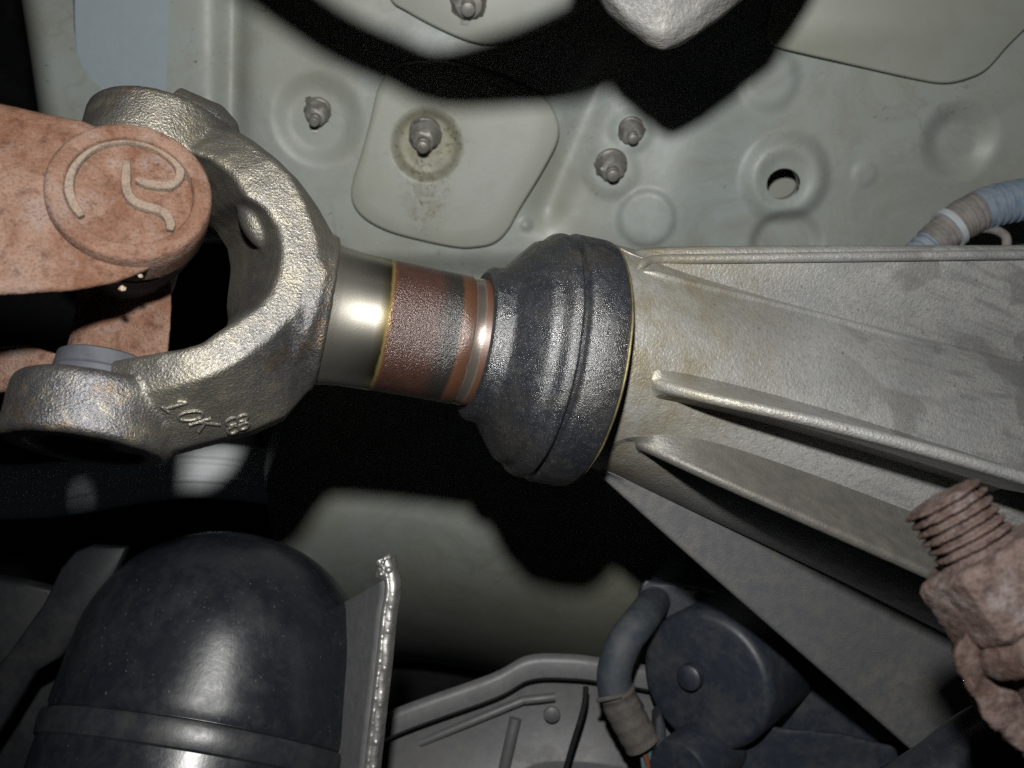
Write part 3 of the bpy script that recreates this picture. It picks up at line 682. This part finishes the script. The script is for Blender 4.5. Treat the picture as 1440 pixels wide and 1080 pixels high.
# ------------------------------------------------------------------ tail housing with its ribs
HA, HB = P(893, 515, 0.335), P(1340, 672, 0.388)
HU = (HB - HA).normalized(); HL = (HB - HA).length; HF = frame(HA, HU)
hs = thing('tail_housing', 'ribbed cast aluminium tail housing behind the rubber seal', 'housing', tuple(HA))
def hr_(s): t = max(s/HL, -0.17); return 0.0400 + 0.0165*t + 0.004*max(0, t)**2
prof = [(-0.030, 0.0370), (-0.024, 0.0378), (-0.012, 0.0392)] + [(HL*2.1*k/50, hr_(HL*2.1*k/50)) for k in range(51)]
obj('housing_shell', lathe(prof, 128), M['cast_aluminium'], hs, fr=HF, angle=30)
HFi = HF.inverted()
def rib(crest, w0, w1, mat='cast_aluminium', name='rib'):
    pts = catmull([P(*c) for c in crest], 10); rings = []; m = len(pts)
    for i, p in enumerate(pts):
        s = (p - HA).dot(HU); ax = HA + HU*s; e = (p - ax); rho = e.length; e.normalize()
        foot = ax + e*(hr_(s) - 0.004); t = (pts[min(i+1, m-1)] - pts[max(i-1, 0)]).normalized()
        x = t.cross(e).normalized(); ww = (w0 + (w1-w0)*i/(m-1))/2
        if i < 3: ww *= (0.35, 0.75, 0.95)[i]
        wb = ww*1.25; surf = ax + e*hr_(s)
        if i < 4: p = surf.lerp(p, (0.02, 0.6, 0.88, 0.97)[i]); rho = (p-ax).length
        d = e*min(ww*0.8, max(rho-hr_(s), 0.0)*0.5)
        hgt = max(rho - hr_(s), 0.0005); fil = min(hgt*0.3, 0.0035)
        rings.append([foot - x*(wb+0.003), surf - x*(wb+0.0025) , surf - x*(wb+0.0006) + e*fil, p - x*ww - d, p - x*ww*0.72 - d*0.28, p - x*ww*0.25, p + x*ww*0.25, p + x*ww*0.72 - d*0.28, p + x*ww - d, surf + x*(wb+0.0006) + e*fil, surf + x*(wb+0.0025), foot + x*(wb+0.003)])
    g = loft(rings)
    return obj(name, ([HFi @ v for v in g[0]], g[1]), M[mat], hs, fr=HF, angle=50)
rib([(884, 362, .318), (905, 350, .317), (1000, 347, .319), (1200, 346, .325), (1440, 346, .335), (1540, 346, .339)], .0056, .0064)
hp = [o for o in S.objects if o.parent == hs]
def surf(x, y):
    best = None
    for o in hp:
        mi = (Matrix.Translation(hs.location) @ o.matrix_basis).inverted(); r0 = mi @ Vector((0, 0, 0)); r1 = (mi.to_3x3() @ ray(x, y)).normalized()
        ok, loc, nn, _ = o.ray_cast(r0, r1)
        if ok and (best is None or (loc - r0).length < best[0]): best = ((loc-r0).length, mi.inverted() @ loc)
    return best[1] if best else None
bpy.context.view_layer.update()
def ridge(px, r0, r1):
    pts = [surf(v.x, v.y) for v in catmull([Vector((x, y, 0)) for x, y in px], 6)]
    pts = [p for p in pts if p is not None]
    if len(pts) > 3:
        m = len(pts); g = tube(pts, [(r0 + (r1-r0)*k/(m-1))*min(1, 0.2+k/3, 0.2+(m-1-k)/4) for k in range(m)], 14)
        obj('casting_ridge', ([HFi @ v for v in g[0]], g[1]), M['cast_aluminium'], hs, fr=HF, angle=50)
ridge([(897, 378), (920, 366), (1000, 364), (1200, 361), (1440, 358), (1520, 358)], .0017, .0019)
ridge([(905, 382), (960, 397), (1050, 419), (1150, 444), (1230, 466), (1320, 490)], .0016, .0012)
rib([(903, 538, .2985), (925, 543, .293), (1000, 561, .285), (1150, 594, .281), (1300, 632, .282), (1440, 672, .286), (1540, 702, .288)], .0033, .0044)
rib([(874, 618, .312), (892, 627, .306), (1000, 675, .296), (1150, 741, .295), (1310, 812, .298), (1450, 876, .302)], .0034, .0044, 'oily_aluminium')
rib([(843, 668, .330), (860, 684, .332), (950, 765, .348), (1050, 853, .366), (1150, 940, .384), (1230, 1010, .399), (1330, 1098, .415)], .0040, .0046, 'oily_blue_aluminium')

# ------------------------------------------------------------------ rusty clamp bolt, close to the lens
bd = 0.195
BA = Vector((-0.50, -0.84, 0.22)).normalized(); BO = P(1397, 806, bd)
cb = thing('clamp_bolt', 'rough rusty bolt with its thread end and nut, blurred close to the lens', 'bolt', tuple(BO))
BF = frame(BO, BA)
rr = 0.0085; pitch = 0.0021; prof = []
for k in range(7):
    z = 0.004 + k*pitch
    prof += [(z, rr*0.80), (z+pitch*0.2, rr*0.90), (z+pitch*0.45, rr*1.03), (z+pitch*0.6, rr*1.03), (z+pitch*0.85, rr*0.88)]
prof += [(0.004+7*pitch, rr*0.8), (0.0045+7*pitch, rr*0.4)]
th_ = xf(lathe(prof, 48), BF)
remeshed('thread', th_, M['rust_dark'], cb, 0.00035, 1, 0.4, [(0.003, 0.0008), (0.0012, 0.0003)])
hexn = xf(lathe([(-0.012, 0.0125), (-0.010, 0.0150), (0.0035, 0.0155), (0.0052, 0.0135)], 6), BF @ Matrix.Rotation(0.35, 4, 'Z'))
remeshed('nut', hexn, M['rust_dark'], cb, 0.0006, 4, 0.5, [(0.006, 0.0014), (0.002, 0.0005)])
wsh = xf(lathe([(-0.034, 0.0095), (-0.0185, 0.0105), (-0.0180, 0.0130), (-0.0165, 0.0140), (-0.0125, 0.0142), (-0.0105, 0.0125)], 40), BF)
remeshed('washer', wsh, M['rust_dark'], cb, 0.0006, 4, 0.5, [(0.006, 0.0014), (0.002, 0.0005)])
cl = loft([[P(x, y, d) for x, y in ((1340, 915), (1362, 880), (1440, 850), (1560, 850), (1620, 1100), (1480, 1110), (1440, 1060), (1385, 1010), (1356, 965))] for d in (0.190, 0.222)])
remeshed('clamp', cl, M['rust_dark'], cb, 0.0007, 5, 0.5, [(0.007, 0.003), (0.0025, 0.0009)])

# ------------------------------------------------------------------ black suspension arm in the bottom right corner
sa = thing('suspension_arm', 'glossy black curved arm in the bottom right corner under the bolt', 'suspension arm', tuple(P(1330, 1060, 0.26)))
obj('arm', tube(catmull([P(x, y, d) for x, y, d in ((1150, 1165, .30), (1240, 1130, .295), (1320, 1092, .29), (1390, 1050, .285), (1480, 1015, .28), (1560, 1000, .28))], 8), [0.0085 + 0.004*sst(k/30) for k in range(41)], 32), M['black_plastic'], sa)

# ------------------------------------------------------------------ blue corrugated conduit, top right
cdp = [(1258, 392, .425), (1290, 360, .425), (1322, 332, .425), (1356, 308, .425), (1396, 290, .425), (1440, 281, .425), (1540, 270, .425)]
cd = thing('wiring_conduit', 'faded blue corrugated wiring conduit with a taped joint at the right edge', 'conduit', tuple(P(1360, 303, .425)))
full = catmull([P(*c) for c in cdp], 40)
def part_of(x0, x1): return [p for p in full if x0 <= 720 + F*p.x/p.z <= x1]
def corr(path, r, amp, pitch):
    s = 0; rad = []
    for i, p in enumerate(path):
        if i: s += (p - path[i-1]).length
        rad.append(r + amp*(1 if math.sin(2*math.pi*s/pitch) > -0.2 else -1))
    return tube(path, rad, 32)
obj('conduit_tube', corr(part_of(1376, 1545), 0.0092, 0.0006, 0.0042), M['blue_conduit'], cd, angle=60)
obj('conduit_tube', corr(part_of(1250, 1316), 0.0068, 0.0005, 0.0036), M['blue_conduit'], cd, angle=60)
tp = part_of(1308, 1384)
obj('tape_wrap', tube(tp, [0.0078 + 0.0016*sst(k/len(tp)*1.3) + 0.0005*noise.noise(Vector((k*0.25, 3, 1))) for k in range(len(tp))], 32), M['tape_brown'], cd)
obj('pale_band', tube(part_of(1332, 1341), 0.0100, 32), M['band'], cd)
obj('clip', tube(catmull([P(x, y, .424) for x, y in ((1372, 322), (1394, 322), (1412, 330), (1416, 342), (1412, 356))], 5), 0.0021, 10), M['tape_brown'], cd)

# ------------------------------------------------------------------ black canister with a domed end
ca = Vector((0.13, -0.86, 0.46)).normalized(); CO = P(268, 1098, 0.385); CF = frame(CO, ca)
cn = thing('canister', 'glossy black domed plastic canister in the bottom left corner', 'canister', tuple(CO))
r = 0.0635
dome = [(0.018, r*0.985), (0.021, r)] + [(0.022 + 0.024*k/6, r*(1-0.012*k/6)) for k in range(1, 7)] + [(0.046 + 0.058*math.sin(math.radians(a)), r*0.988*math.cos(math.radians(a))**0.9) for a in range(5, 90, 5)] + [(0.104, 0.0003)]
obj('dome', lathe(dome, 128), M['black_plastic'], cn, fr=CF, angle=25)
obj('body', lathe([(-0.08, r*1.0), (0.009, r*1.0)], 128), M['black_plastic'], cn, fr=CF, angle=25)
obj('rim_band', lathe([(0.006, r*0.99), (0.0075, r*1.015), (0.0095, r*1.022), (0.0150, r*1.026), (0.0168, r*1.018), (0.0178, r*0.975), (0.0185, r*0.975)], 128, cap=False), M['dusty_black'], cn, fr=CF, angle=25)
# black plates behind it
bp = thing('mounting_plate', 'matte black steel mounting plate left of the canister', 'plate', tuple(P(100, 900, .40)))
pl = [(178, 768), (195, 745), (200, 735), (196, 760), (92, 925), (60, 960), (20, 1010), (-60, 1130), (-80, 1040), (10, 930), (70, 830), (100, 790), (125, 770)]
obj('plate', prism([P(x, y, .392) for x, y in [(178, 770), (150, 830), (108, 895), (84, 925), (50, 945), (10, 1010), (-70, 1130), (-90, 1030), (10, 920), (60, 850), (84, 800), (105, 776), (128, 767)]], (0, 0, 0.004), 0.0015), M['black_steel'], bp)
gd_ = thing('undertray', 'dark plastic undertray edge at the left border', 'undertray', tuple(P(30, 880, .44)))
obj('tray', prism([P(x, y, .44) for x, y in ((-80, 806), (-20, 812), (30, 820), (72, 830), (90, 900), (60, 1100), (-80, 1100))], (0, 0, 0.008), 0.002), M['black_steel'], gd_)

# ------------------------------------------------------------------ embossed heat shield on edge
hsd = thing('heat_shield', 'heat shield sheet on edge with a bright dimpled folded rim', 'heat shield', tuple(P(530, 930, .36)))
e0 = [(541, 785, .362), (552, 822, .360), (546, 870, .358), (540, 930, .356), (532, 1000, .354), (522, 1090, .352), (512, 1170, .350)]
crest = catmull([P(*c) for c in e0], 14)
fold = []
nseg = 9
for i, p in enumerate(crest):
    t = (crest[min(i+1, len(crest)-1)] - crest[max(i-1, 0)]).normalized()
    wv = Vector((1, 0.04, 0.25)).normalized(); wv = (wv - t*wv.dot(t)).normalized(); nn = wv.cross(t)
    nn = nn if nn.z < 0 else -nn
    row = []
    k0 = 1.0 if i > 8 else 0.9 + 0.5*(1 - i/8)
    for k in range(nseg):
        u = k/(nseg-1); q = p + wv*(u-0.45)*0.0058*k0 + nn*(0.0012*math.sin(math.pi*u) + 0.0006*max(0, 1-abs(u-0.12)/0.12) - 0.004*max(0, u-0.6))
        row.append(q)
    fold.append((row, nn, t))
# fine rim grid with dimples
rimv, rimf = [], []
fine_n, fine_m = 28, 0
rows = []
for i in range(len(fold)-1):
    for s_ in range(4):
        f_ = s_/4; nn = fold[i][1].lerp(fold[i+1][1], f_)
        row = []
        for k in range(fine_n):
            u = k/(fine_n-1)*(nseg-1); k0 = min(int(u), nseg-2); fr_ = u-k0
            a = fold[i][0][k0].lerp(fold[i][0][k0+1], fr_); b = fold[i+1][0][k0].lerp(fold[i+1][0][k0+1], fr_)
            row.append((a.lerp(b, f_), nn))
        rows.append(row)
sl = 0.0
for i, row in enumerate(rows):
    if i: sl += (row[0][0] - rows[i-1][0][0]).length
    for k, (q, nn) in enumerate(row):
        x = k/(fine_n-1)*0.0058; px_, py_ = 0.00193, 0.0046
        jx = x/px_; col_ = math.floor(jx); jy = sl/py_ + 0.5*(col_ % 2)
        dx = (jx-col_-0.5)*px_; dy = (jy - math.floor(jy) - 0.5)*py_
        d = math.hypot(dx, dy); dm = 0.00034*max(0, 1-(d/0.0008)**2)*(0.5 + 0.9*noise.noise(Vector((col_*1.7, math.floor(jy)*2.3, 5))))
        wob = noise.noise(q*220)*0.0006
        rimv.append(q + nn*(dm + wob))
for i in range(len(rows)-1):
    for k in range(fine_n-1):
        rimf.append((i*fine_n+k, i*fine_n+k+1, (i+1)*fine_n+k+1, (i+1)*fine_n+k))
back = [v for v in rimv]
rm = obj('dimpled_rim', (rimv, rimf), M['shield_foil'], hsd, angle=180)
sm_ = rm.modifiers.new('thick', 'SOLIDIFY'); sm_.thickness = 0.0012; sm_.offset = 0.0
# bulbous crumpled tip
tip = []
for k in range(12):
    g = bmesh.new(); rr_ = random.uniform(.0011, .0019); bmesh.ops.create_icosphere(g, subdivisions=2, radius=rr_)
    c = P(540 + random.uniform(-9, 12), 797 + random.uniform(-13, 17), .3605 + random.uniform(-.001, .002))
    tip.append(([v.co + c for v in g.verts], [tuple(v.index for v in f.verts) for f in g.faces])); g.free()
remeshed('crumpled_tip', join(*tip), M['shield_foil'], hsd, 0.0004, 1, 0.4)
# the sheet's dull side going back from the rim
sh_rows = []
for i, p in enumerate(crest):
    if i < 11: continue
    q0 = fold[i][0][0]
    row = [q0 + Vector((-0.032*u, 0.030*(1-i/len(crest))*u, 0.06*u)) for u in (0.0, 0.1, 0.25, 0.45, 0.7, 1.0)]
    sh_rows.append(row)
shf = obj('sheet', loft(sh_rows, cap=False, closed=False), M['shield_face'], hsd)
sm_ = shf.modifiers.new('thick', 'SOLIDIFY'); sm_.thickness = 0.0008; sm_.offset = 0.0

# ------------------------------------------------------------------ stamped grey shield at the bottom centre
sp = thing('stamped_shield', 'dusty grey stamped shield panel at the bottom centre beside the heat shield', 'shield', tuple(P(720, 1010, .46)))
ed = [(470, 1040, .455), (560, 995, .455), (690, 948, .458), (742, 922, .460), (800, 920, .460), (850, 926, .46), (930, 940, .462), (1010, 960, .465)]
ed = catmull([P(*c) for c in ed], 6)
prof = [(0, 0.0), (0.004, -0.0016), (0.0105, -0.0012), (0.0125, 0.002), (0.014, 0.009), (0.0165, 0.0125), (0.022, 0.013), (0.055, 0.010), (0.057, 0.0085), (0.062, 0.0085), (0.064, 0.010), (0.11, 0.008)]
rows_ = [[p + Vector((0.10*d_, d_, z_)) for d_, z_ in prof] for p in ed]
so_ = obj('panel', loft(rows_, cap=False, closed=False), M['grey_sheet'], sp, angle=35)
m_ = so_.modifiers.new('t', 'SOLIDIFY'); m_.thickness = 0.0012
def bar_rib(p0, p1, r, d): return tube(catmull([P(*p0, d), P((p0[0]+p1[0])/2, (p0[1]+p1[1])/2, d-0.001), P(*p1, d)], 6), r, 12)
obj('pressed_rib', bar_rib((590, 1045), (735, 985), 0.0022, .468), M['grey_sheet'], sp)
obj('pressed_rib', bar_rib((735, 985), (780, 980), 0.0022, .468), M['grey_sheet'], sp)
obj('pressed_rib', bar_rib((725, 1010), (705, 1100), 0.003, .468), M['grey_sheet'], sp)
obj('rivet', lathe([(0, 0.0042), (0.0014, 0.004), (0.0022, 0.0025), (0.0024, 0.0003)], 24), M['grey_sheet'], sp, fr=frame(P(776, 1004, .466), (0, 0.1, -1)))
cbz = thing('thin_cable', 'thin black cable hanging over the grey shield panel', 'cable', tuple(P(815, 1010, .45)))
obj('cable', tube(catmull([P(x, y, .448) for x, y in ((824, 966), (822, 990), (814, 1020), (804, 1052), (792, 1095))], 6), 0.0014, 10), M['black_steel'], cbz)

# ------------------------------------------------------------------ wiring harness in its hose
hn = thing('wiring_harness', 'blue grey hose with taped end and loose wires beside the dark motor cover', 'wiring harness', tuple(P(860, 970, .42)))
obj('hose', tube(catmull([P(x, y, d) for x, y, d in ((950, 800, .53), (930, 832, .485), (906, 866, .44), (880, 900, .427), (866, 935, .425), (864, 965, .425), (873, 985, .425), (885, 1005, .425))], 8), 0.0080, 28), M['hose'], hn)
tpp = catmull([P(x, y, .424) for x, y in ((866, 972), (876, 996), (890, 1022), (904, 1046))], 10)
obj('tape_wrap', tube(tpp, [0.0085 + 0.0002*math.sin(k*0.9) + 0.0006*noise.noise(Vector((k*0.3, 0, 0))) for k in range(len(tpp))], 28), M['tape'], hn)
for i, (nm, dx) in enumerate((('orange_wire', -2), ('teal_wire', 4), ('teal_wire', 9), ('orange_wire', 1), ('teal_wire', -6))):
    obj('wire', tube(catmull([P(896 + dx, 1038, .424 + .001*i), P(908 + dx, 1058, .424 + .001*i), P(916 + dx*1.6, 1085, .425), P(920 + dx*2, 1120, .428)], 5), 0.0013, 8), M[nm], hn)
obj('cable_tie', tube(catmull([P(840, 985, .418), P(856, 982, .414), P(874, 978, .414)], 5), 0.0011, 8), M['tape'], hn)

# ------------------------------------------------------------------ dark motor cover
mc = thing('motor_cover', 'dusty blue black plastic motor cover with a round cap beneath the ribs', 'motor cover', tuple(P(1000, 960, .44)))
ma = Vector((-0.62, 0.05, -0.78)).normalized()
obj('cap', lathe([(-0.06, 0.0330), (-0.004, 0.0330), (-0.0015, 0.0322), (0.0, 0.0302), (0.0002, 0.029), (0.0, 0.0003)], 80), M['blue_black_plastic'], mc, fr=frame(P(990, 958, .43), ma))
obj('cap_boss', lathe([(-0.002, 0.0062), (0.0016, 0.0060), (0.0026, 0.0048), (0.0028, 0.0003)], 32), M['blue_black_plastic'], mc, fr=frame(P(970, 952, .43), ma))
obj('lower_boss', lathe([(-0.06, 0.0155), (0.006, 0.0155), (0.008, 0.0140), (0.0085, 0.0003)], 48), M['blue_black_plastic'], mc, fr=frame(P(965, 1080, .42), ma))
bodyp = [(897, 830), (905, 815), (960, 820), (1080, 850), (1220, 960), (1300, 1060), (1300, 1180), (1030, 1180), (1020, 1060), (960, 960), (915, 920), (898, 870)]
remeshed('cover_body', loft([[P(x, y, .462) for x, y in bodyp], [P(x, y, .53) for x, y in bodyp]]), M['blue_black_plastic'], mc, 0.002, 5)
lo_ = [(1048, 1030), (1062, 1020), (1090, 1022), (1180, 1030), (1260, 1050), (1290, 1180), (1040, 1180), (1042, 1060)]
remeshed('lower_cover', loft([[P(x, y, .435) for x, y in lo_], [P(x, y, .48) for x, y in lo_]]), M['blue_black_plastic'], mc, 0.0015, 4)
obj('side_fin', prism([P(x, y, .42) for x, y in ((922, 1012), (930, 1003), (936, 1020), (944, 1100), (930, 1100), (922, 1050))], (0, 0, 0.012), 0.001), M['blue_black_plastic'], mc)

# ------------------------------------------------------------------ silver pipe seen through the joint's shadow
sv = thing('exhaust_pipe', 'silver ringed pipe glinting below the cast yoke', 'pipe', tuple(P(290, 665, .50)))
pth = catmull([P(x, y, d) for x, y, d in ((-160, 690, .68), (60, 690, .68), (200, 668, .67), (300, 662, .67), (460, 680, .67))], 14)
sl = 0; rad = []
for i, p in enumerate(pth):
    rad.append(0.0200)
obj('pipe', tube(pth, rad, 40), M['silver'], sv)
obj('pipe_bead', tube([p + Vector((0, -0.0085, -0.0172)) for p in pth], 0.0030, 12), M['silver'], sv)
obj('pipe_bead', tube([p + Vector((0, 0.0038, -0.0192)) for p in pth], 0.0030, 12), M['silver'], sv)

print('objects', len(S.objects))
